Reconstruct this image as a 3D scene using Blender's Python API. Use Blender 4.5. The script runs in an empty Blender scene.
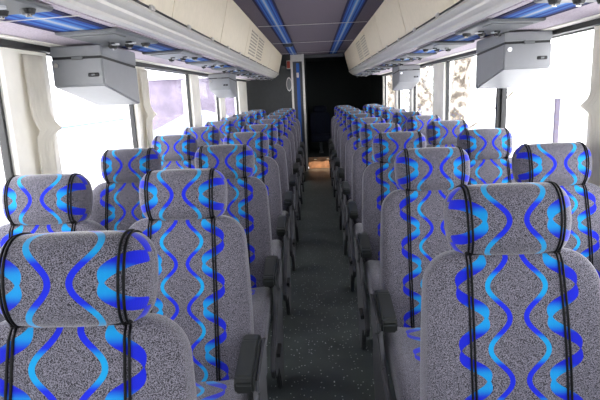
import bpy, bmesh, math, random
from mathutils import Vector, Matrix
random.seed(7)
S = bpy.context.scene
COL = S.collection
pi = math.pi

# ------------------------------------------------------------------ camera
F_PX, PITCH, YAW, ROLL = 510.0, 0.2073, 0.0371, 0.0433
def cam_axis(v):
    x, y, z = v
    c, s = math.cos(PITCH), math.sin(PITCH); y, z = c*y + s*z, -s*y + c*z
    c, s = math.cos(YAW), math.sin(YAW); x, y = c*x - s*y, s*x + c*y
    return Vector((x, y, z))
cr, sr = math.cos(ROLL), math.sin(ROLL)
right = cam_axis((cr, 0, -sr)); up = cam_axis((sr, 0, cr)); fwd = cam_axis((0, 1, 0))
cam = bpy.data.objects.new('camera', bpy.data.cameras.new('camera'))
COL.objects.link(cam)
m = Matrix((right, up, -fwd)).transposed().to_4x4()
m.translation = Vector((0, 0, 1.40))
cam.matrix_world = m
cam.data.sensor_width = 36.0
cam.data.lens = F_PX/600*36
cam.data.clip_start = 0.02
S.camera = cam

# ------------------------------------------------------------------ light and exposure
WORLD = 5.0
w = bpy.data.worlds.new('sky'); S.world = w; w.use_nodes = True
nt = w.node_tree; bg = nt.nodes['Background']
tc = nt.nodes.new('ShaderNodeTexCoord'); sp = nt.nodes.new('ShaderNodeSeparateXYZ'); rp = nt.nodes.new('ShaderNodeValToRGB')
nt.links.new(tc.outputs['Generated'], sp.inputs[0]); nt.links.new(sp.outputs['Z'], rp.inputs[0]); nt.links.new(rp.outputs[0], bg.inputs[0])
rp.color_ramp.elements[0].position = 0.0; rp.color_ramp.elements[0].color = (1.0, 0.99, 1.0, 1)
rp.color_ramp.elements[1].position = 1.0; rp.color_ramp.elements[1].color = (0.92, 0.95, 1.0, 1)
bg.inputs[1].default_value = WORLD
S.view_settings.view_transform = 'Standard'; S.view_settings.look = 'None'
S.view_settings.gamma = 1.0; S.view_settings.exposure = 1.15
S.view_settings.use_curve_mapping = False
S.cycles.max_bounces = 8; S.cycles.diffuse_bounces = 5; S.cycles.transparent_max_bounces = 12
S.cycles.sample_clamp_indirect = 8.0
def portal(x0, x1, y0, y1, z0, z1):
    L = bpy.data.lights.new('window_portal', 'AREA'); L.shape = 'RECTANGLE'; L.cycles.is_portal = True
    o = bpy.data.objects.new('window_portal', L); COL.objects.link(o)
    o.location = ((x0+x1)/2, (y0+y1)/2, (z0+z1)/2)
    if abs(x1-x0) < 1e-6:
        L.size, L.size_y = y1-y0, z1-z0
        d = Vector((-1 if x0 > 0 else 1, 0, 0))
    else:
        L.size, L.size_y = x1-x0, z1-z0
        d = Vector((0, 1, 0))
    q = d.to_track_quat('-Z', 'Z' if False else 'Y'); o.rotation_euler = q.to_euler()

# ------------------------------------------------------------------ materials
def lin(c):
    return tuple(((v/255)/12.92 if v/255 <= .04045 else ((v/255+.055)/1.055)**2.4) for v in c) + (1,)
class N:
    def __init__(s, name):
        s.m = bpy.data.materials.new(name); s.m.use_nodes = True
        s.t = s.m.node_tree; s.b = s.t.nodes['Principled BSDF']
    def n(s, typ, **k):
        x = s.t.nodes.new(typ)
        for a, v in k.items(): setattr(x, a, v)
        return x
    def l(s, a, b): s.t.links.new(a, b)
    def math(s, op, a, b=None, c=None, clamp=False):
        x = s.n('ShaderNodeMath', operation=op, use_clamp=clamp)
        for i, v in enumerate((a, b, c)):
            if v is None: continue
            if isinstance(v, (int, float)): x.inputs[i].default_value = v
            else: s.l(v, x.inputs[i])
        return x.outputs[0]
    def mix(s, fac, a, b):
        x = s.n('ShaderNodeMix', data_type='RGBA')
        for i, v in ((0, fac), (6, a), (7, b)):
            if isinstance(v, (int, float)): x.inputs[i].default_value = v
            elif isinstance(v, tuple): x.inputs[i].default_value = v
            else: s.l(v, x.inputs[i])
        return x.outputs[2]
    def sstep(s, v, a, b):
        x = s.n('ShaderNodeMapRange', interpolation_type='SMOOTHSTEP')
        s.l(v, x.inputs[0]); x.inputs[1].default_value = a; x.inputs[2].default_value = b
        return x.outputs[0]
def plain(name, rgb, rough=.6, metal=0.0, var=.06, scale=30, bump=0.0, spec=.5):
    k = N(name); c = lin(rgb)
    tc = k.n('ShaderNodeTexCoord'); nz = k.n('ShaderNodeTexNoise'); nz.inputs['Scale'].default_value = scale; nz.inputs['Detail'].default_value = 3
    k.l(tc.outputs['Object'], nz.inputs['Vector'])
    lo = tuple(x*(1-var) for x in c[:3]) + (1,); hi = tuple(min(1, x*(1+var)) for x in c[:3]) + (1,)
    k.l(k.mix(k.sstep(nz.outputs['Fac'], .3, .7), lo, hi), k.b.inputs['Base Color'])
    k.b.inputs['Roughness'].default_value = rough; k.b.inputs['Metallic'].default_value = metal
    k.b.inputs['Specular IOR Level'].default_value = spec
    if bump:
        bp = k.n('ShaderNodeBump'); bp.inputs['Strength'].default_value = bump; bp.inputs['Distance'].default_value = .002
        k.l(nz.outputs['Fac'], bp.inputs['Height']); k.l(bp.outputs[0], k.b.inputs['Normal'])
    return k.m
def fabric(name, pattern, shift=0.0, period=.150):
    k = N(name)
    tc = k.n('ShaderNodeTexCoord')
    nz = k.n('ShaderNodeTexNoise'); nz.inputs['Scale'].default_value = 520; nz.inputs['Detail'].default_value = 1.5
    k.l(tc.outputs['Object'], nz.inputs['Vector'])
    grey = k.mix(k.sstep(nz.outputs['Fac'], .34, .66), lin((26, 25, 30)), lin((112, 109, 120)))
    col = grey
    if pattern:
        uv = k.n('ShaderNodeSeparateXYZ'); k.l(tc.outputs['UV'], uv.inputs[0])
        u, v = uv.outputs[0], uv.outputs[1]
        ph = k.math('MULTIPLY', k.math('ADD', v, shift), 2*pi/period)
        c = k.math('COSINE', ph); s2 = k.math('SINE', ph); sa = k.math('ABSOLUTE', s2); ss = k.math('MULTIPLY', s2, s2)
        d = k.math('ABSOLUTE', u)
        # narrow inner ribbon
        ic = k.math('MULTIPLY_ADD', c, -.0245, .044)
        hw = k.math('MULTIPLY', k.math('SQRT', k.math('MULTIPLY_ADD', ss, .85, 1.0)), .0062)
        inner = k.math('LESS_THAN', k.math('ABSOLUTE', k.math('SUBTRACT', d, ic)), hw)
        icol = k.mix(k.sstep(c, -.75, .1), lin((14, 140, 192)), lin((18, 34, 185)))
        # broad twisted outer ribbon
        oc = k.math('MULTIPLY_ADD', c, -.032, .108)
        ow = k.math('MULTIPLY', k.math('ADD', k.math('MULTIPLY', sa, .0125), k.math('MULTIPLY_ADD', c, .0016, .0028)), k.math('SQRT', k.math('MULTIPLY_ADD', ss, 1.7, 1.0)))
        outer = k.math('LESS_THAN', k.math('ABSOLUTE', k.math('SUBTRACT', d, oc)), ow)
        ocol = k.mix(k.sstep(c, -.1, .9), lin((16, 28, 175)), lin((14, 134, 192)))
        threads = k.n('ShaderNodeTexWave'); threads.inputs['Scale'].default_value = 160; threads.bands_direction = 'X'
        k.l(tc.outputs['UV'], threads.inputs['Vector'])
        col = k.mix(inner, col, icol); col = k.mix(outer, col, ocol)
        dark = k.mix(k.math('MULTIPLY', k.math('MAXIMUM', inner, outer), k.math('MULTIPLY', threads.outputs['Fac'], .35)), col, lin((10, 16, 90)))
        col = dark
    k.l(col, k.b.inputs['Base Color'])
    k.b.inputs['Roughness'].default_value = .9; k.b.inputs['Specular IOR Level'].default_value = .15
    k.b.inputs['Sheen Weight'].default_value = .35; k.b.inputs['Sheen Roughness'].default_value = .4
    bp = k.n('ShaderNodeBump'); bp.inputs['Strength'].default_value = .35; bp.inputs['Distance'].default_value = .0015
    k.l(nz.outputs['Fac'], bp.inputs['Height']); k.l(bp.outputs[0], k.b.inputs['Normal'])
    return k.m
def stripes(name, x0, x1):
    """lengthwise blue bands across local x from x0 to x1"""
    k = N(name); tc = k.n('ShaderNodeTexCoord'); sp = k.n('ShaderNodeSeparateXYZ'); k.l(tc.outputs['Object'], sp.inputs[0])
    mr = k.n('ShaderNodeMapRange'); k.l(sp.outputs[0], mr.inputs[0]); mr.inputs[1].default_value = x0; mr.inputs[2].default_value = x1
    r = k.n('ShaderNodeValToRGB'); r.color_ramp.interpolation = 'CONSTANT'; k.l(mr.outputs[0], r.inputs[0])
    navy, royal, mid, sky, pale = (26, 26, 66), (30, 66, 148), (58, 112, 188), (104, 148, 204), (172, 182, 200)
    seq = [(0, navy), (.12, royal), (.2, mid), (.27, royal), (.34, mid), (.41, sky), (.46, pale), (.54, sky), (.59, mid), (.66, royal), (.73, mid), (.8, royal), (.88, navy)]
    e = r.color_ramp.elements
    e[0].position = 0; e[0].color = lin(navy); e[1].position = .12; e[1].color = lin(royal)
    for p, c in seq[2:]:
        q = e.new(p); q.color = lin(c)
    nz = k.n('ShaderNodeTexNoise'); nz.inputs['Scale'].default_value = 250; k.l(tc.outputs['Object'], nz.inputs['Vector'])
    k.l(k.mix(k.math('MULTIPLY', nz.outputs['Fac'], .25), r.outputs[0], lin((30, 34, 60))), k.b.inputs['Base Color'])
    k.b.inputs['Roughness'].default_value = .85; k.b.inputs['Specular IOR Level'].default_value = .2
    return k.m
def floor_mat():
    k = N('speckled_vinyl'); tc = k.n('ShaderNodeTexCoord')
    vo = k.n('ShaderNodeTexVoronoi'); vo.inputs['Scale'].default_value = 62; vo.inputs['Randomness'].default_value = 1
    k.l(tc.outputs['Object'], vo.inputs['Vector'])
    wn = k.n('ShaderNodeSeparateColor'); k.l(vo.outputs['Color'], wn.inputs[0])
    dot = k.math('MULTIPLY', k.math('LESS_THAN', vo.outputs['Distance'], .20), k.math('GREATER_THAN', wn.outputs[0], .62))
    nz = k.n('ShaderNodeTexNoise'); nz.inputs['Scale'].default_value = 5; nz.inputs['Detail'].default_value = 4; k.l(tc.outputs['Object'], nz.inputs['Vector'])
    base = k.mix(k.sstep(nz.outputs['Fac'], .3, .7), lin((62, 68, 66)), lin((76, 82, 79)))
    k.l(k.mix(dot, base, lin((215, 220, 216))), k.b.inputs['Base Color'])
    k.b.inputs['Roughness'].default_value = .34
    k.b.inputs['Specular IOR Level'].default_value = .45
    return k.m
def grille_mat():
    k = N('slotted_grille'); tc = k.n('ShaderNodeTexCoord'); sp = k.n('ShaderNodeSeparateXYZ'); k.l(tc.outputs['Object'], sp.inputs[0])
    a = k.math('LESS_THAN', k.math('FRACT', k.math('MULTIPLY', k.math('ADD', sp.outputs[1], 20), 1/.066)), .62)
    b = k.math('LESS_THAN', k.math('FRACT', k.math('MULTIPLY', k.math('ADD', sp.outputs[2], 20), 1/.0275)), .5)
    k.l(k.mix(k.math('MULTIPLY', a, b), lin((214, 202, 180)), lin((30, 28, 26))), k.b.inputs['Base Color']); k.b.inputs['Roughness'].default_value = .5
    return k.m
def bark_mat():
    k = N('pale_bark'); tc = k.n('ShaderNodeTexCoord'); nz = k.n('ShaderNodeTexNoise'); nz.inputs['Scale'].default_value = 6; nz.inputs['Detail'].default_value = 6
    k.l(tc.outputs['Object'], nz.inputs['Vector'])
    k.l(k.mix(k.sstep(nz.outputs['Fac'], .4, .6), lin((84, 76, 68)), lin((160, 150, 140))), k.b.inputs['Base Color'])
    k.b.inputs['Roughness'].default_value = .95
    return k.m
def glow_mat():
    k = N('step_lamp_glow'); k.b.inputs['Emission Color'].default_value = (1, .72, .45, 1); k.b.inputs['Emission Strength'].default_value = .35; return k.m
def glass_mat(name='window_glass', c=(.985, .99, .99, 1)):
    k = N(name); t = k.t
    tr = k.n('ShaderNodeBsdfTransparent'); tr.inputs[0].default_value = c
    gl = k.n('ShaderNodeBsdfGlossy'); gl.inputs['Roughness'].default_value = .02
    lw = k.n('ShaderNodeLayerWeight'); lw.inputs[0].default_value = .5
    fr = k.math('MULTIPLY_ADD', k.math('POWER', lw.outputs['Facing'], 5.0), .45, .03)
    mx = k.n('ShaderNodeMixShader'); k.l(fr, mx.inputs[0]); k.l(tr.outputs[0], mx.inputs[1]); k.l(gl.outputs[0], mx.inputs[2])
    k.l(mx.outputs[0], t.nodes['Material Output'].inputs[0])
    return k.m
M = dict(
    fab_back=fabric('ribbon_fabric_back', True, -.567), fab_head=fabric('ribbon_fabric_headrest', True, 0.0, .152),
    fab_cush=fabric('ribbon_fabric_cushion', True, .03), fab_plain=fabric('heather_fabric', False),
    pipe=plain('black_piping', (6, 6, 8), .6, spec=.15), shell=plain('charcoal_plastic', (70, 70, 74), .45),
    arm=plain('black_armrest_plastic', (38, 40, 39), .30, spec=.6), steel=plain('grey_painted_steel', (70, 72, 76), .4, .3),
    cream=plain('cream_laminate', (214, 202, 180), .5, var=.03), cream_post=plain('cream_post_cover', (236, 232, 222), .7, var=.05, scale=9),
    rail=plain('grey_moulded_rail', (206, 202, 196), .3, var=.03), lilac=plain('lilac_grey_carpet', (186, 176, 186), .95, var=.16, scale=160, spec=.1),
    ceil=plain('mauve_grey_carpet', (104, 96, 106), .95, var=.2, scale=160, spec=.1), psu=plain('grey_service_plastic', (98, 100, 102), .45, var=.03),
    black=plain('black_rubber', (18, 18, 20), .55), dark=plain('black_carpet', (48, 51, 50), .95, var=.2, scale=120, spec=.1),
    wc=plain('dark_grey_laminate', (48, 50, 52), .7), box=plain('grey_monitor_plastic', (130, 131, 135), .42, var=.02),
    alu=plain('satin_aluminium', (196, 192, 188), .35, .5), chrome=plain('chrome', (210, 210, 214), .15, 1.0),
    side=plain('side_wall_carpet', (120, 120, 128), .9, var=.1, scale=120), tan=plain('worn_tan_plate', (176, 136, 108), .35, var=.25, scale=14),
    floor=floor_mat(), grille=grille_mat(), glow=glow_mat(), glass=glass_mat(), tint=glass_mat('tinted_windshield', (.42, .46, .47, 1)), bark=bark_mat(),
    concrete=plain('pale_concrete', (208, 206, 204), .9, var=.05, scale=2), white=plain('white_coach_paint', (226, 226, 230), .4, var=.02),
    blue=plain('blue_coach_line', (70, 110, 200), .5), purple=plain('mauve_wall_paint', (104, 95, 110), .8, var=.2, scale=2),
    leaf=plain('pale_leaves', (150, 144, 124), .9, var=.4, scale=8), tarp=plain('pale_blue_tarp', (140, 150, 185), .7, var=.15, scale=4),
    post=plain('mauve_grey_post', (66, 58, 74), .6), red=plain('red_plastic', (150, 50, 34), .5), tyre=plain('tyre_rubber', (30, 30, 32), .8),
    stripe_ceil=stripes('ceiling_stripe_cloth', -.075, .075), stripe_rack=stripes('rack_stripe_cloth', -.105, .105), stripe_door=plain('blue_door_cloth', (30, 78, 150), .7),
    navy=plain('shade_darkened_fabric', (24, 27, 40), .9, var=.4, scale=60, spec=.1),  # seat fabric for the dim rear end, shade put into the colour
    lamp=plain('frosted_lamp_lens', (190, 192, 196), .3),
)

# ------------------------------------------------------------------ mesh helpers
def link(name, bm, mat, parent=None, smooth=False, loc=(0, 0, 0), rot=(0, 0, 0)):
    bmesh.ops.recalc_face_normals(bm, faces=bm.faces)
    me = bpy.data.meshes.new(name); bm.to_mesh(me); bm.free()
    for mt in (mat if isinstance(mat, (list, tuple)) else [mat]): me.materials.append(M[mt])
    if smooth:
        for p in me.polygons: p.use_smooth = True
    o = bpy.data.objects.new(name, me); COL.objects.link(o); o.parent = parent; o.location = loc; o.rotation_euler = rot
    return o
def tag(o, label, cat, group=None):
    o['label'] = label; o['category'] = cat
    if group: o['group'] = group
    return o
def struct(o):
    o['kind'] = 'structure'; return o
def empty(name, loc=(0, 0, 0), rz=0):
    o = bpy.data.objects.new(name, None); COL.objects.link(o); o.location = loc; o.rotation_euler = (0, 0, rz); o.empty_display_size = .1
    return o
def box(bm, x0, x1, y0, y1, z0, z1, bev=0.0, seg=2, mi=0):
    r = bmesh.ops.create_cube(bm, size=1)
    vs = r['verts']
    for v in vs: v.co = Vector(((x0+x1)/2 + v.co.x*(x1-x0), (y0+y1)/2 + v.co.y*(y1-y0), (z0+z1)/2 + v.co.z*(z1-z0)))
    fs = {f for v in vs for f in v.link_faces}
    for f in fs: f.material_index = mi
    if bev:
        es = list({e for v in vs for e in v.link_edges})
        bmesh.ops.bevel(bm, geom=es, offset=bev, segments=seg, affect='EDGES', profile=.5)
    return bm
def B(*a, **k): return box(bmesh.new(), *a, **k)
def prism(bm, pts, axis, a, b, bev=0.0):
    """pts: 2D outline; axis 'x' -> (y,z), 'y' -> (x,z), 'z' -> (x,y)"""
    def P(p, t): return {'x': (t, p[0], p[1]), 'y': (p[0], t, p[1]), 'z': (p[0], p[1], t)}[axis]
    va = [bm.verts.new(P(p, a)) for p in pts]; vb = [bm.verts.new(P(p, b)) for p in pts]
    n = len(pts)
    bm.faces.new(va); bm.faces.new(list(reversed(vb)))
    for i in range(n): bm.faces.new((va[i], va[(i+1) % n], vb[(i+1) % n], vb[i]))
    if bev:
        bmesh.ops.recalc_face_normals(bm, faces=bm.faces)
        es = list({e for v in va+vb for e in v.link_edges})
        bmesh.ops.bevel(bm, geom=es, offset=bev, segments=2, affect='EDGES')
    return bm
def tube(bm, pts, r, n=8):
    rings = []
    for i, p in enumerate(pts):
        p = Vector(p)
        a = Vector(pts[max(0, i-1)]); b = Vector(pts[min(len(pts)-1, i+1)])
        d = (b-a).normalized(); ref = Vector((1, 0, 0)) if abs(d.x) < .8 else Vector((0, 0, 1))
        u = d.cross(ref).normalized(); v = d.cross(u)
        rings.append([bm.verts.new(p + r*(math.cos(2*pi*k/n)*u + math.sin(2*pi*k/n)*v)) for k in range(n)])
    for A, C in zip(rings, rings[1:]):
        for k in range(n): bm.faces.new((A[k], A[(k+1) % n], C[(k+1) % n], C[k]))
    bm.faces.new(rings[0]); bm.faces.new(list(reversed(rings[-1])))
    return bm
def cyl(bm, c, r, h, axis='z', n=20, r2=None):
    r2 = r if r2 is None else r2
    A = []; C = []
    for k in range(n):
        a = 2*pi*k/n; x, y = math.cos(a), math.sin(a)
        for lst, rr, t in ((A, r, -h/2), (C, r2, h/2)):
            p = {'z': (x*rr, y*rr, t), 'y': (x*rr, t, y*rr), 'x': (t, x*rr, y*rr)}[axis]
            lst.append(bm.verts.new(Vector(c)+Vector(p)))
    for k in range(n): bm.faces.new((A[k], A[(k+1) % n], C[(k+1) % n], C[k]))
    bm.faces.new(A); bm.faces.new(list(reversed(C)))
    return bm
def sgnp(v, e): return math.copysign(abs(v)**e, v)
def loft(rings, uvs):
    """closed rings of n points; uvs[i][j], j = 0..n (last = wrapped value)"""
    bm = bmesh.new(); uvl = bm.loops.layers.uv.new('UVMap')
    R = [[bm.verts.new(p) for p in r] for r in rings]; n = len(R[0])
    for i in range(len(R)-1):
        for j in range(n):
            f = bm.faces.new((R[i][j], R[i][(j+1) % n], R[i+1][(j+1) % n], R[i+1][j]))
            for lp, q in zip(f.loops, (uvs[i][j], uvs[i][j+1], uvs[i+1][j+1], uvs[i+1][j])): lp[uvl].uv = q
    for i in (0, -1):
        f = bm.faces.new(R[i])
        for lp, q in zip(f.loops, uvs[i]): lp[uvl].uv = q
    return bm

# ------------------------------------------------------------------ room shell
XW = 1.20
YF, YR, YEND = -1.7, 9.35, 11.2
WIN_L = [(-1.45, .45), (.75, 1.98), (2.33, 3.43), (3.68, 5.03), (5.38, 6.50), (6.85, 8.15)]
WIN_R = [(-1.45, .45), (.75, 2.00), (2.30, 3.42), (3.46, 4.85), (5.30, 6.42), (6.62, 7.60), (7.78, 9.05)]
SILL, HEAD = .78, 1.632
struct(link('floor', B(-XW-.06, XW+.06, YF, 9.5, -.06, 0), 'floor'))
struct(link('ceiling', B(-XW-.06, XW+.06, YF, YR, 2.05, 2.09), 'ceil'))
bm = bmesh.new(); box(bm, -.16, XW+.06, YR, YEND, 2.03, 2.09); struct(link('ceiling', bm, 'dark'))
for side, sg, wins in (('left', -1, WIN_L), ('right', 1, WIN_R)):
    bm = bmesh.new()
    a, b = sorted((sg*XW, sg*(XW+.06)))
    box(bm, a, b, YF, 9.2 if sg > 0 else 9.1, 0, SILL)
    box(bm, a, b, YF, 9.2 if sg > 0 else 9.1, HEAD, 2.05)
    struct(link('wall_'+side, bm, 'side'))
    edges = [YF] + [v for wn_ in wins for v in wn_] + [9.2 if sg > 0 else 9.1]
    k = 1
    for i in range(0, len(edges), 2):
        y0, y1 = edges[i], edges[i+1]
        bm = bmesh.new()
        a, b = sorted((sg*(XW-.012), sg*(XW+.05)))
        box(bm, a, b, y0+.004, y1-.004, SILL, HEAD, .006 if y1-y0 > .05 else 0)
        struct(link('trim_%d' % (i//2 + (1 if sg < 0 else 21)), bm, 'cream_post' if y1-y0 > .05 else 'black'))
    for i, (y0, y1) in enumerate(wins):
        e = struct(empty('window_%d' % (i+1+(0 if sg < 0 else 10)), (sg*(XW+.025), (y0+y1)/2, SILL)))
        h = (y1-y0)/2; H = HEAD-SILL
        bm = bmesh.new()
        for (p0, p1, q0, q1) in ((-h, -h+.016, 0, H), (h-.016, h, 0, H), (-h, h, 0, .016), (-h, h, H-.016, H)):
            box(bm, -.014, .014, p0, p1, q0, q1)
        link('gasket', bm, 'black', e)
        link('glass_pane', B(-.003, .003, -h+.01, h-.01, .01, H-.01), 'glass', e)
        portal(sg*(XW+.07), sg*(XW+.07), y0, y1, SILL, HEAD)
# dark rubber blind housing over each row of windows, and pale sills
for i, (sg, wins) in enumerate(((-1, WIN_L), (1, WIN_R))):
    a, b = sorted((sg*1.155, sg*1.20))
    bm = B(a, b, .5, 9.1, 1.619, 1.646, .006); struct(link('trim_%d' % (41+i), bm, 'black'))
    a, b = sorted((sg*1.165, sg*1.20))
    bm = B(a, b, YF+.02, 9.08, .745, .785, .01); struct(link('trim_%d' % (51+i), bm, 'cream_post'))
# front of the coach, behind the camera
bm = B(-XW-.06, XW+.06, YF-.06, YF, 0, .95); box(bm, -XW-.06, XW+.06, YF-.06, YF, 1.95, 2.09); struct(link('wall_front', bm, 'side'))
e = struct(empty('window_20', (0, YF-.03, .95)))
link('windshield_pane', B(-1.2, 1.2, -.004, .004, 0, 1.0), 'tint', e)
link('mullion', B(-.03, .03, -.03, .03, 0, 1.0), 'black', e)
portal(-1.2, 1.2, YF-.08, YF-.08, .95, 1.95)
# dark rear end
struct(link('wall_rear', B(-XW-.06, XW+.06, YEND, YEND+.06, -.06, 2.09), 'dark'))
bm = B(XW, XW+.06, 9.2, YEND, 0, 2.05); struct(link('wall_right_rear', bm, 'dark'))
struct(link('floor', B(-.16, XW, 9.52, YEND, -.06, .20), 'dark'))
struct(link('trim_61', B(-.16, .32, 9.50, 9.52, 0, .205), 'tan'))
struct(link('trim_62', B(.32, XW, 9.50, 9.52, 0, .205), 'dark'))
# restroom at the rear left
bm = bmesh.new(); box(bm, -XW-.06, -.40, 9.12, 9.18, 0, 2.05); struct(link('wall_restroom', bm, 'wc'))
bm = bmesh.new(); box(bm, -.22, -.165, 9.22, YEND, 0, 2.05); struct(link('wall_restroom_side', bm, 'dark'))
d = struct(empty('door_1', (-.285, 9.14, 0)))
link('door_panel', B(-.085, .085, .01, .04, .0, 2.045), 'shell', d)
link('door_frame', B(-.115, -.082, -.03, .05, 0, 2.05, .004), 'alu', d)
link('door_frame', B(.082, .118, -.03, .05, 0, 2.05, .004), 'alu', d)
link('door_header', B(-.082, .082, -.02, .04, 1.93, 2.045), 'alu', d)
link('blue_stripe', B(-.022, .034, -.006, .012, 0, 1.90), 'stripe_door', d)
link('latch', B(-.02, .02, -.03, -.004, 1.66, 1.74, .004), 'alu', d)
# lengthwise stripes on the ceiling, and thin joints across it
for i, cx in enumerate((-.34, .34)):
    struct(link('trim_%d' % (71+i), B(-.075, .075, YF+.05, YR-.05, -.004, 0), 'stripe_ceil', loc=(cx, 0, 2.05)))
for i, y in enumerate((1.6, 3.4, 5.2, 7.0, 8.8)):
    struct(link('trim_%d' % (81+i), B(-.53, .53, y-.004, y+.004, 2.043, 2.0465), 'rail'))
struct(link('trim_91', B(-.53, .53, YR-.05, YR, 1.99, 2.05, .006), 'shell'))

# ------------------------------------------------------------------ luggage racks
def rack(sg, label):
    t = empty('luggage_rack', (sg*.85, 4.4, 1.645))
    tag(t, label, 'luggage rack', 'overhead luggage racks')
    def X(x): return sg*x - sg*.85
    def Z(z): return z - 1.645
    def Y(y): return y - 4.4
    Y0, Y1 = -.9, 9.3
    # body with rail and underside
    prof = [(.64, 1.745), (.618, 1.738), (.612, 1.722), (.625, 1.712), (.640, 1.704), (.643, 1.694), (.656, 1.686), (.668, 1.680), (.672, 1.671), (.690, 1.664), (.705, 1.668), (.72, 1.70), (.66, 1.745)]
    bm = prism(bmesh.new(), [(X(a), Z(b)) for a, b in prof], 'y', Y(Y0), Y(Y1)); link('rail', bm, 'rail', t)
    prof = [(.703, 1.662), (1.165, 1.648), (1.165, 1.70), (.703, 1.70)]
    bm = prism(bmesh.new(), [(X(a), Z(b)) for a, b in prof], 'y', Y(Y0), Y(Y1)); link('underside', bm, 'lilac', t)
    # the back body up to the ceiling
    prof = [(.66, 1.70), (1.18, 1.70), (1.18, 2.048), (.60, 2.048)]
    bm = prism(bmesh.new(), [(X(a), Z(b)) for a, b in prof], 'y', Y(Y0), Y(Y1-.02)); link('body', bm, 'cream', t)
    seams = [-.9, .0, 1.16, 2.34, 3.51, 4.70, 5.88, 7.06, 8.24, 9.3]
    for a, b in zip(seams, seams[1:]):
        prof = [(.615, 1.742), (.600, 1.80), (.578, 1.88), (.556, 1.97), (.540, 2.046), (.60, 2.046), (.66, 1.742)]
        bm = prism(bmesh.new(), [(X(p), Z(q)) for p, q in prof], 'y', Y(a+.004), Y(b-.004), .003)
        door = link('door_panel', bm, 'cream', t)
        for q in (.25, .75):
            yy = a+(b-a)*q
            bm = B(X(.612)-.008, X(.612)+.008, Y(yy-.025), Y(yy+.025), Z(1.732), Z(1.750), .003); link('latch', bm, 'alu', door)
    bm = B(X(.616)-.003, X(.616)+.003, Y(Y0), Y(Y1), Z(1.736), Z(1.744)); link('rubber_strip', bm, 'black', t)
    bm = prism(bmesh.new(), [(X(1.105), Z(1.6485)), (X(1.162), Z(1.6465)), (X(1.162), Z(1.6425)), (X(1.105), Z(1.6445))], 'y', Y(Y0), Y(Y1-.02)); link('edge_strip', bm, 'cream_post', t)
    # vent slots
    yv = 4.9 if sg < 0 else 5.75
    for c0 in (0, .62):
        z0_, z1_ = 1.775, 1.995
        f = lambda z: .600 - (z-1.80)*.262
        bm = prism(bmesh.new(), [(X(f(z0_)-.0025), Z(z0_)), (X(f(z1_)-.0025), Z(z1_)), (X(f(z1_)+.004), Z(z1_)), (X(f(z0_)+.004), Z(z0_))], 'y', Y(yv+c0), Y(yv+c0+.50))
        link('vent_grille', bm, 'grille', t)
    # blue striped cloth let into the underside
    bm = prism(bmesh.new(), [(-.105, -.001), (.105, -.001), (.105, .003), (-.105, .003)], 'y', Y(.2), Y(9.25))
    o = link('striped_cloth', bm, 'stripe_rack', t, loc=(X(.835), 0, Z(1.6565)), rot=(0, sg*.0303, 0))
    for y in (1.62, 4.1, 6.6):
        link('joint_strip', prism(bmesh.new(), [(X(.71), Z(1.6605)), (X(1.16), Z(1.647)), (X(1.16), Z(1.6445)), (X(.71), Z(1.6575))], 'y', Y(y-.004), Y(y+.004)), 'alu', t)
    prof = [(.56, 2.046), (.635, 1.745), (.69, 1.667), (1.165, 1.65), (1.18, 2.046)]
    bm = prism(bmesh.new(), [(X(a), Z(b)) for a, b in prof], 'y', Y(9.285), Y(9.325), .006); link('end_cap', bm, 'cream', t)
    return t
rack(-1, 'long overhead luggage rack with cream doors above the left windows')
rack(1, 'long overhead luggage rack with cream doors above the right windows')

ORD = ['nearest', 'second', 'third', 'fourth', 'fifth', 'sixth', 'seventh', 'eighth', 'ninth', 'tenth']
def service_unit():
    t = empty('service_panel')
    prof = [(-.108, -.007), (.108, -.007), (.116, -.001), (.116, .004), (-.116, .004), (-.116, -.001)]
    link('panel', prism(bmesh.new(), prof, 'y', -.25, .25, .002), 'psu', t)
    link('speaker_grille', B(-.085, .085, -.20, -.08, -.011, -.006, .002), 'psu', t)
    for k in range(3):
        x = -.074 + k*.074
        kn = link('air_nozzle', cyl(bmesh.new(), (x, .19, -.013), .015, .014, r2=.021), 'black', t)
        link('nozzle_tip', cyl(bmesh.new(), (x, .19, -.022), .008, .008), 'chrome', kn)
    for x in (-.037, .037):
        link('reading_light', cyl(bmesh.new(), (x, .125, -.009), .016, .008), 'lamp', t)
        link('switch', B(x-.012, x+.012, .075, .093, -.013, -.006, .002), 'black', t)
    return t
def dup(r, loc, rot=None):
    c = r.copy(); COL.objects.link(c); c.location = loc
    if rot is not None: c.rotation_euler = rot
    def rec(src, dst):
        for ch in list(src.children):
            d2 = ch.copy(); COL.objects.link(d2); d2.parent = dst; rec(ch, d2)
    rec(r, c)
    return c
su = service_unit(); used = False
for sg, y0, st, sd in ((-1, 2.16, .955, 'left'), (1, 2.42, .93, 'right')):
    for k in range(-1, 8):
        y = y0+k*st
        if y > 9.0: continue
        loc = (sg*.82, y, 1.650); rot = (0, sg*.03, 0)
        if not used: o = su; o.location = loc; o.rotation_euler = rot; used = True
        else: o = dup(su, loc, rot)
        kk = k+1
        tag(o, 'grey reading light and air panel under the %s rack, %s from the camera' % (sd, ORD[kk]), 'service panel', 'reading light panels under the racks')

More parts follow.
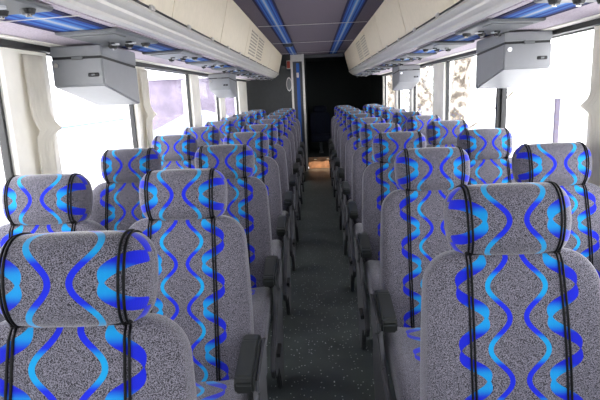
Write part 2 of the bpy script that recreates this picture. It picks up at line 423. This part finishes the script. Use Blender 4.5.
# ------------------------------------------------------------------ fold-down monitors
def monitor(loc, sg, label, L=.44):
    t = empty('monitor_housing', loc)
    tag(t, label, 'monitor', 'grey monitor housings')
    W = .115
    link('mounting_collar', prism(bmesh.new(), [(0, -.045), (L, -.07), (L, 0), (0, 0)], 'x', -W, W, .004), 'box', t)
    link('housing', prism(bmesh.new(), [(0, -.053), (0, -.175), (L, -.268), (L, -.078)], 'x', -W, W, .006), 'box', t)
    link('seam', prism(bmesh.new(), [(.004, -.044), (.004, -.056), (L-.004, -.082), (L-.004, -.068)], 'x', -W+.005, W-.005), 'black', t)
    lt = link('latch', B(-.02, .03, -.006, .004, -.060, -.044, .002), 'psu', t)
    link('lock', cyl(bmesh.new(), (-.09*(1 if sg < 0 else 1), -.004, -.082), .010, .012, 'y'), 'chrome', t)
    hd = link('handle_recess', B(.045, .095, -.005, .004, -.135, -.118, .005), 'black', t)
    link('handle_button', B(.062, .078, -.008, .0, -.131, -.122, .002), 'psu', hd)
    return t
monitor((-1.045, 2.30, 1.643), -1, 'large grey monitor housing hanging by the left windows, nearest the camera')
monitor((1.04, 2.60, 1.643), 1, 'large grey monitor housing hanging by the right windows, nearest the camera')
monitor((-1.045, 5.72, 1.643), -1, 'smaller looking grey monitor housing far down the left side, before the dark wall', .5)
monitor((1.04, 5.75, 1.643), 1, 'smaller looking grey monitor housing far down the right side, near the rear', .5)

# ------------------------------------------------------------------ coach seats
TILT = .19
def pillow_ring(x, hx, a, b, ex, er, n, cy=0, cz=0, front=0.0, topx=0.0):
    q = max(0.0, (abs(x)-(hx-er))/er); sh = er*(1-math.sqrt(max(0, 1-q*q)))
    pts = []
    for j in range(n):
        th = 2*pi*j/n + pi/2
        cy_, sz_ = math.cos(th), math.sin(th)     # th from +z round through -... start at y+
        yy = sgnp(math.sin(th), 2/ex)*(a-sh); zz = sgnp(-math.cos(th), 2/ex)*(b-sh)
        pts.append(Vector((x, cy+yy, cz+zz)))
    return pts
def pillow(hx, a, b, ex, er, n=40, deform=None):
    xs = []
    k = 8
    for i in range(k+1): xs.append(-hx + er*(1-math.cos(pi/2*i/k)))
    m_ = 14
    for i in range(1, m_): xs.append(-hx+er + (2*hx-2*er)*i/m_)
    for i in range(k+1): xs.append(hx - er*(1-math.cos(pi/2*(k-i)/k)))
    ref = pillow_ring(0, hx, a, b, ex, er, n)
    acc = [0]
    for j in range(n): acc.append(acc[-1] + (ref[(j+1) % n]-ref[j]).length)
    # v = 0 at the front centre (y = -a, z = 0), half way round
    v0 = acc[n//2]
    rings = []; uvs = []
    for i, x in enumerate(xs):
        r = pillow_ring(x, hx, a, b, ex, er, n)
        if deform: r = [deform(p) for p in r]
        rings.append(r); uvs.append([(x, acc[j]-v0) for j in range(n+1)])
    return loft(rings, uvs), rings, xs
HR = dict(hx=.148, a=.064, b=.090, ex=3.0, er=.05)
def head_deform(p):
    t = (p.z+.098)/.196
    x = p.x*(.955+.065*math.sin(min(1, max(0, t))*pi*.75))
    z = p.z - .10*p.x*p.x*(1 if p.z > 0 else .2)*4*.5
    y = p.y - .012*math.sin(max(0, min(1, t))*pi)*(1 if p.y < 0 else 0) + .02*(abs(p.x)/.157)**2*(1 if p.y < 0 else 0)
    return Vector((x, y, z))
BL = .575
def back_hw(t):
    w0 = .206 + .020*math.sin(min(1, max(0, (BL-t)/BL))*pi*.62)
    r = .085
    if t > BL-r:
        q = (t-(BL-r))/r; w0 -= r*.95*(1-math.sqrt(max(0, 1-q*q)))
    if t < .03: w0 -= .012*(1-t/.03)
    return w0
def back_hd(t):
    d0 = .062 - .014*(t/BL)
    r = .035
    if t > BL-r:
        q = (t-(BL-r))/r; d0 -= r*.8*(1-math.sqrt(max(0, 1-q*q)))
    return d0
def back_front(x, t, y):
    """bolsters and lumbar on the front surface"""
    k = max(0, min(1, (.5*BL-abs(t-.48*BL))/(.3*BL))); k = k*k*(3-2*k)
    a = min(1, abs(x)/.2); return y - .022*k*a*a*a - .014*math.sin(max(0, min(1, t/BL))*pi)
def backrest_bm(n=56):
    ts = [BL*i/24*.84 for i in range(25)] + [BL*(.84+.16*math.sin(pi/2*i/10)) for i in range(1, 11)]
    rings = []; uvs = []
    for t in ts:
        hw, hd = back_hw(t), back_hd(t); ring = []; row = []
        for j in range(n):
            th = 2*pi*j/n + pi/2
            x = sgnp(-math.cos(th), 2/4.0)*hw; y = sgnp(math.sin(th), 2/4.0)*hd
            if y < 0: y = back_front(x, t, y) if y < -hd*.3 else y
            ring.append(Vector((x, y, t)))
            dd = max(0.0, (hd*.7 + y)) if y > -hd*.9 else 0
            row.append((math.copysign(abs(x)+dd, x) if y < hd*.5 else math.copysign(.4, x), t))
        row.append(row[0]); rings.append(ring); uvs.append(row)
    return loft(rings, uvs)
def back_surf_y(x, t):
    hw, hd = back_hw(t), back_hd(t); q = min(.999, abs(x)/hw)
    y = -hd*(1-q**4)**(1/4.0)
    return back_front(x, t, y)
def make_seat(arm):
    """arm: -1 / +1 armrest side, 0 none.  faces -y, origin on the floor under the top of the headrest"""
    t = empty('coach_seat')
    hinge = (0, -.165, .43); rot = (-TILT, 0, 0)
    back = link('backrest', backrest_bm(), 'fab_back', t, True, hinge, rot)
    for s in (-1, 1):
        bm = bmesh.new()
        for dx in (-.0044, .0044):
            x = s*.108+dx
            pts = [(x + s*.004*math.sin(tt/BL*pi), back_surf_y(x, tt)-.0012, tt) for tt in [BL*.985*i/26 for i in range(27)]]
            tube(bm, pts, .0028, 6)
        link('piping', bm, 'pipe', back, True)
    bm, rings, xs = pillow(deform=head_deform, n=44, **HR)
    ct, st = math.cos(TILT), math.sin(TILT)
    def along(q, off=0): return (0, hinge[1]+q*st+off*ct, hinge[2]+q*ct-off*st)
    head = link('headrest', bm, 'fab_head', t, True, along(BL+.075, -.004), (-TILT-.03, 0, 0))
    for s in (-1, 1):
        bm = bmesh.new()
        for dx in (-.0044, .0044):
            x = s*.108+dx
            r = [head_deform(p) for p in pillow_ring(x, n=44, **HR)]
            c = Vector((x, 0, 0)); pts = [p + (p-Vector((p.x, 0, 0))).normalized()*.001 for p in r]
            tube(bm, pts + [pts[0]], .0028, 6)
        link('piping', bm, 'pipe', head, True)
    link('neck_seam', B(-.115, .115, -.045, .04, -.006, .006, .004), 'pipe', t, loc=along(BL-.002), rot=rot)
    # cushion
    def cd(p):
        f = max(0, (-p.y)/.24)
        return Vector((p.x, p.y, p.z - .03*f*f + (.012*(abs(p.x)/.22)**3 if p.z > 0 else 0)))
    bm, _, _ = pillow(.222, .25, .072, 3.6, .045, 44, cd)
    link('cushion', bm, 'fab_cush', t, True, (0, -.40, .388), (.03, 0, 0))
    # shell on the rear side
    bm = prism(bmesh.new(), [(-.19, .02), (.19, .02), (.198, .3), (.185, .46), (.14, .53), (-.14, .53), (-.185, .46), (-.198, .3)], 'y', .052, .066, .004)
    link('back_shell', bm, 'shell', t, loc=hinge, rot=rot)
    link('magazine_net', B(-.15, .15, .066, .074, .08, .24, .004), 'black', t, loc=hinge, rot=rot)
    # frame and pedestal
    bm = B(-.20, .20, -.60, -.14, .295, .322, .004); link('seat_pan', bm, 'steel', t)
    bm = B(-.03, .03, -.42, -.30, .02, .297); box(bm, -.045, .045, -.55, -.17, 0, .022, .004); link('pedestal', bm, 'steel', t)
    if arm:
        s = arm; x0, x1 = sorted((s*.205, s*.262))
        a_pts = [(-.20, .600), (-.22, .628), (-.27, .632), (-.44, .604), (-.458, .588), (-.45, .552), (-.38, .545), (-.24, .555)]
        ar = link('armrest', prism(bmesh.new(), a_pts, 'x', x0, x1, .007), 'arm', t)
        a2 = [(-.18, .60), (-.25, .605), (-.42, .578), (-.43, .54), (-.34, .49), (-.20, .47)]
        y0, y1 = sorted((s*.262, s*.274)); link('hinge_cover', prism(bmesh.new(), a2, 'x', y0, y1, .006), 'shell', ar)
        sp_ = [(-.14, .56), (-.24, .56), (-.30, .50), (-.42, .40), (-.60, .34), (-.66, .26), (-.62, .20), (-.50, .18), (-.44, .10), (-.38, .0), (-.26, .0), (-.20, .12), (-.14, .30)]
        y0, y1 = sorted((s*.240, s*.262)); sd = link('side_panel', prism(bmesh.new(), sp_, 'x', y0, y1, .006), 'shell', t)
        y0, y1 = sorted((s*.252, s*.262)); link('recline_button', cyl(bmesh.new(), (s*.266, -.52, .27), .020, .014, 'x'), 'chrome', sd)
        link('lever', B(min(s*.26, s*.28), max(s*.26, s*.28), -.60, -.50, .288, .306, .004), 'black', sd)
    return t
protos = {'al': make_seat(1), 'ar': make_seat(-1), 'w': make_seat(0)}
taken = set()
def put(kind, x, y, label):
    if kind not in taken: o = protos[kind]; taken.add(kind); o.location = (x, y, 0)
    else: o = dup(protos[kind], (x, y, 0))
    tag(o, label, 'seat', 'coach seats with ribbon pattern')
P = .83
for k in range(10):
    yl, yr = .943 + k*P, 1.299 + k*P
    w_ = ORD[k]; v_ = ORD[k-1]
    if k == 0: yl += .02
    put('al', -.468, yl, {0: 'grey blue-ribbon coach seat cropped by the lower left corner, nearest of all on the left', 1: 'grey blue-ribbon coach seat left of the aisle, its whole backrest and black armrest showing'}.get(k, 'grey blue-ribbon coach seat along the left edge of the aisle, %s from the camera' % w_ if k < 9 else 'rearmost grey blue-ribbon coach seat along the left edge of the aisle, before the restroom door'))
    if k: put('w', -.95, yl, 'grey blue-ribbon coach seat beside the left windows, %s from the camera' % v_ if k < 9 else 'rearmost grey blue-ribbon coach seat beside the left wall, below the dark restroom wall')
    put('ar', .468, yr, {0: 'large grey blue-ribbon coach seat filling the lower right corner, nearest on the right'}.get(k, 'grey blue-ribbon coach seat along the right edge of the aisle, %s from the camera' % w_ if k < 9 else 'rearmost grey blue-ribbon coach seat along the right edge of the aisle'))
    if k: put('w', .95, yr, 'grey blue-ribbon coach seat beside the right windows, %s from the camera' % v_ if k < 9 else 'rearmost grey blue-ribbon coach seat beside the right windows, at the dark rear')
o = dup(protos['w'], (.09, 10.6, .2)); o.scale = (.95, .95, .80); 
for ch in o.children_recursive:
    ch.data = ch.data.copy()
    if ch.data.materials[0].name.startswith('ribbon'): ch.data.materials[0] = M['navy']  # swap ribbon fabric for the darkened one, so the seat looks shaded
tag(o, 'coach seat at the far end of the aisle, fabric coloured dark for the shade there, up on the rear step', 'seat')

for i, x in enumerate((-.03, .20)):
    e = tag(empty('step_light', (x, 9.495, .165)), 'small warm step lamp on the tan riser at the end of the aisle, %s one' % ('left', 'right')[i], 'lamp', 'step lamps on the rear riser')
    link('housing', B(-.035, .035, -.03, .004, .012, .02), 'shell', e); link('lens', B(-.025, .025, -.022, -.002, .002, .012), 'glow', e)
    L = bpy.data.lights.new('step_lamp', 'SPOT'); L.energy = 1.0; L.color = (1, .74, .5); L.spot_size = 2.2; L.shadow_soft_size = .012
    lo = bpy.data.objects.new('step_lamp', L); COL.objects.link(lo); lo.parent = e; lo.location = (0, -.20, .0); lo.rotation_euler = (.35, 0, 0)
# small things by the restroom
e = tag(empty('wall_clock', (-.44, 9.115, 1.55)), 'small pale oval holder on the dark wall beside the restroom door', 'holder')
link('face', cyl(bmesh.new(), (0, -.012, 0), .05, .022, 'y', 24), 'psu', e); link('rim', cyl(bmesh.new(), (0, -.002, 0), .06, .018, 'y', 24), 'alu', e)
e.name = 'wall_holder'; e.scale = (.8, 1, 2.0)
e = tag(empty('red_sign', (-.435, 9.115, 1.88)), 'small red plate on the dark wall at the restroom door top', 'sign')
link('lens', B(-.028, .028, -.03, -.004, -.06, .06, .005), 'red', e); link('base', B(-.034, .034, -.006, .003, -.07, .07, .002), 'alu', e)
# small black camera dome box on the ceiling stripe
e = tag(empty('ceiling_box', (-.335, 7.1, 2.043)), 'small black box fixed on the left blue ceiling stripe', 'box')
link('casing', B(-.06, .06, -.05, .05, -.035, .0, .006), 'black', e); link('grille', B(-.05, .05, -.052, -.048, -.028, -.006), 'shell', e)

# ragged cream covers on the near pillars
def drape(loc, sg, label):
    bm = bmesh.new(); n = 14; rows = 26
    V = []
    for i in range(rows+1):
        z = 1.60 - .80*i/rows
        for j in range(n+1):
            y = -.075 + .15*j/n
            k = i/rows
            flare = .05*math.exp(-((k-.40)/.05)**2)*(1 if k < .40 else .15)
            yy = y*(.95+.12*math.sin(k*7)) + flare*(j/n) - .02*k
            x = -sg*(.014 + .012*abs(math.sin(j*1.1+k*3)) + flare*.5)
            V.append(bm.verts.new((x, yy, z)))
    for i in range(rows):
        for j in range(n):
            q = i*(n+1)+j; bm.faces.new((V[q], V[q+1], V[q+n+2], V[q+n+1]))
    r = bmesh.ops.solidify(bm, geom=bm.faces[:], thickness=.004)
    o = link('pillar_cover', bm, 'cream_post', None, True, loc); tag(o, label, 'cover', 'loose cream covers on window pillars')
drape((-1.185, 2.17, 0), -1, 'loose cream cover on the pillar between the two nearest left windows')
drape((-1.185, 3.57, 0), -1, 'loose cream cover on the left pillar just behind the large monitor housing')
drape((1.185, 2.16, 0), 1, 'loose cream cover on the nearest right pillar at the right picture edge')

# ------------------------------------------------------------------ outside
G = -1.25
struct(link('ground', B(-60, 60, -40, 80, G-.1, G), 'concrete'))
t = tag(empty('parked_coach', (-4.9, 7.2, G)), 'white parked coach with a thin blue line outside the near left window', 'bus')
link('body', B(-1.2, 0, -5.6, 6.9, .35, 3.6, .12, 3), 'white', t)
link('side_line', B(-.01, .006, -5.5, 6.8, 2.16, 2.20), 'blue', t)
for yy in (-3.6, 5.0): link('wheel', cyl(bmesh.new(), (-.1, yy, .5), .5, .3, 'x', 28), 'tyre', t)
t = tag(empty('building', (-7.5, 20, G)), 'low mauve building with white roof edge outside the left windows', 'building')
link('wall', B(-5, 5.2, 0, 6, 0, 3.35), 'purple', t); link('roof_edge', B(-5.1, 5.3, -.2, 6.1, 3.35, 3.95, .03), 'white', t)
for q in range(5): link('wall_panel_joint', B(-3.6+q*2.0, -3.5+q*2.0, -.03, 0, 0, 3.3), 'white', t)
t = tag(empty('tarpaulin_heap', (-4.6, 15.5, G)), 'pale blue sloping tarpaulin outside, below the mauve building', 'tarpaulin')
link('sheet', prism(bmesh.new(), [(-2.6, 0), (2.2, 0), (1.9, 2.0), (1.0, 2.25), (-.6, 1.5), (-2.2, .9)], 'y', -1, 1, .08), 'tarp', t)
def tree(x, y, r, lean, label, crown=True):
    t = tag(empty('tree', (x, y, G)), label, 'tree', 'trees outside the right windows')
    bm = bmesh.new(); pts = [(lean*math.sin(i*.6)*.3, .1*math.sin(i), i*.45) for i in range(13)]
    rr = bm
    rings = []
    for i, p in enumerate(pts):
        rad = r*(1.25-.05*i)*(1+.08*math.sin(i*2.1))
        rings.append([bm.verts.new(Vector(p)+Vector((math.cos(a*pi/8)*rad*(1+.1*math.sin(a*3+i)), math.sin(a*pi/8)*rad, 0))) for a in range(16)])
    for A, C in zip(rings, rings[1:]):
        for a in range(16): bm.faces.new((A[a], A[(a+1) % 16], C[(a+1) % 16], C[a]))
    bm.faces.new(rings[0]); bm.faces.new(rings[-1])
    link('trunk', bm, 'bark', t, True)
    bm = bmesh.new()
    for i in range(9):
        a = i*2.4; z = 1.6+i*.42; p0 = Vector((0, 0, z)); d = Vector((math.cos(a), math.sin(a)*.5, .6))
        tube(bm, [p0, p0+d*.4, p0+d*.9+Vector((0, 0, .1)), p0+d*1.3+Vector((.1, 0, .3))], .025, 6)
    link('branches', bm, 'bark', t)
    bm = bmesh.new()
    for i in range(1800):
        a = random.uniform(0, 2*pi); q = random.uniform(.15, 1.3); z = random.uniform(1.8, 5.6)
        c = Vector((math.cos(a)*q, math.sin(a)*q*.7, z)); u = Vector((random.uniform(-1, 1), random.uniform(-1, 1), random.uniform(-1, 1))).normalized()*.03
        v = u.cross(Vector((random.uniform(-1, 1), random.uniform(-1, 1), 1))).normalized()*.022
        bm.faces.new([bm.verts.new(c+p) for p in (u, v, -u, -v)])
    link('foliage', bm, 'leaf', t)
tree(3.15, 15.5, .30, .6, 'pale tree outside the right windows, between the two monitor housings')
tree(3.05, 11.2, .20, -.5, 'pale mottled tree outside the right windows, left of the large monitor housing')
tree(2.9, 20.5, .28, .4, 'pale tree far outside the right windows, behind the small monitor housing')
t = tag(empty('signpost', (2.83, 6.15, G)), 'slim mauve-grey post outside the large right window', 'post')
link('pole', B(-.028, .028, -.02, .02, 0, 2.44, .004), 'post', t); link('cap', B(-.032, .032, -.024, .024, 2.44, 2.46, .003), 'post', t)
t = tag(empty('tree', (-9.5, 27.5, G)), 'pale brownish bushy tree behind the mauve building', 'tree')
bm = bmesh.new(); tube(bm, [(0, 0, 0), (.1, 0, 2), (0, 0, 4)], .25); link('trunk', bm, 'bark', t)
bm = bmesh.new()
for i in range(2600):
    a = random.uniform(0, 2*pi); q = random.uniform(0, 6.5); z = random.uniform(2.2, 5.6 - q*.15)
    c = Vector((math.cos(a)*q, math.sin(a)*.9, z)); u = Vector((random.uniform(-1, 1), random.uniform(-1, 1), random.uniform(-1, 1))).normalized()*.2
    v = u.cross(Vector((random.uniform(-1, 1), random.uniform(-1, 1), 1))).normalized()*.13
    bm.faces.new([bm.verts.new(c+p) for p in (u, v, -u, -v)])
link('foliage', bm, 'leaf', t)
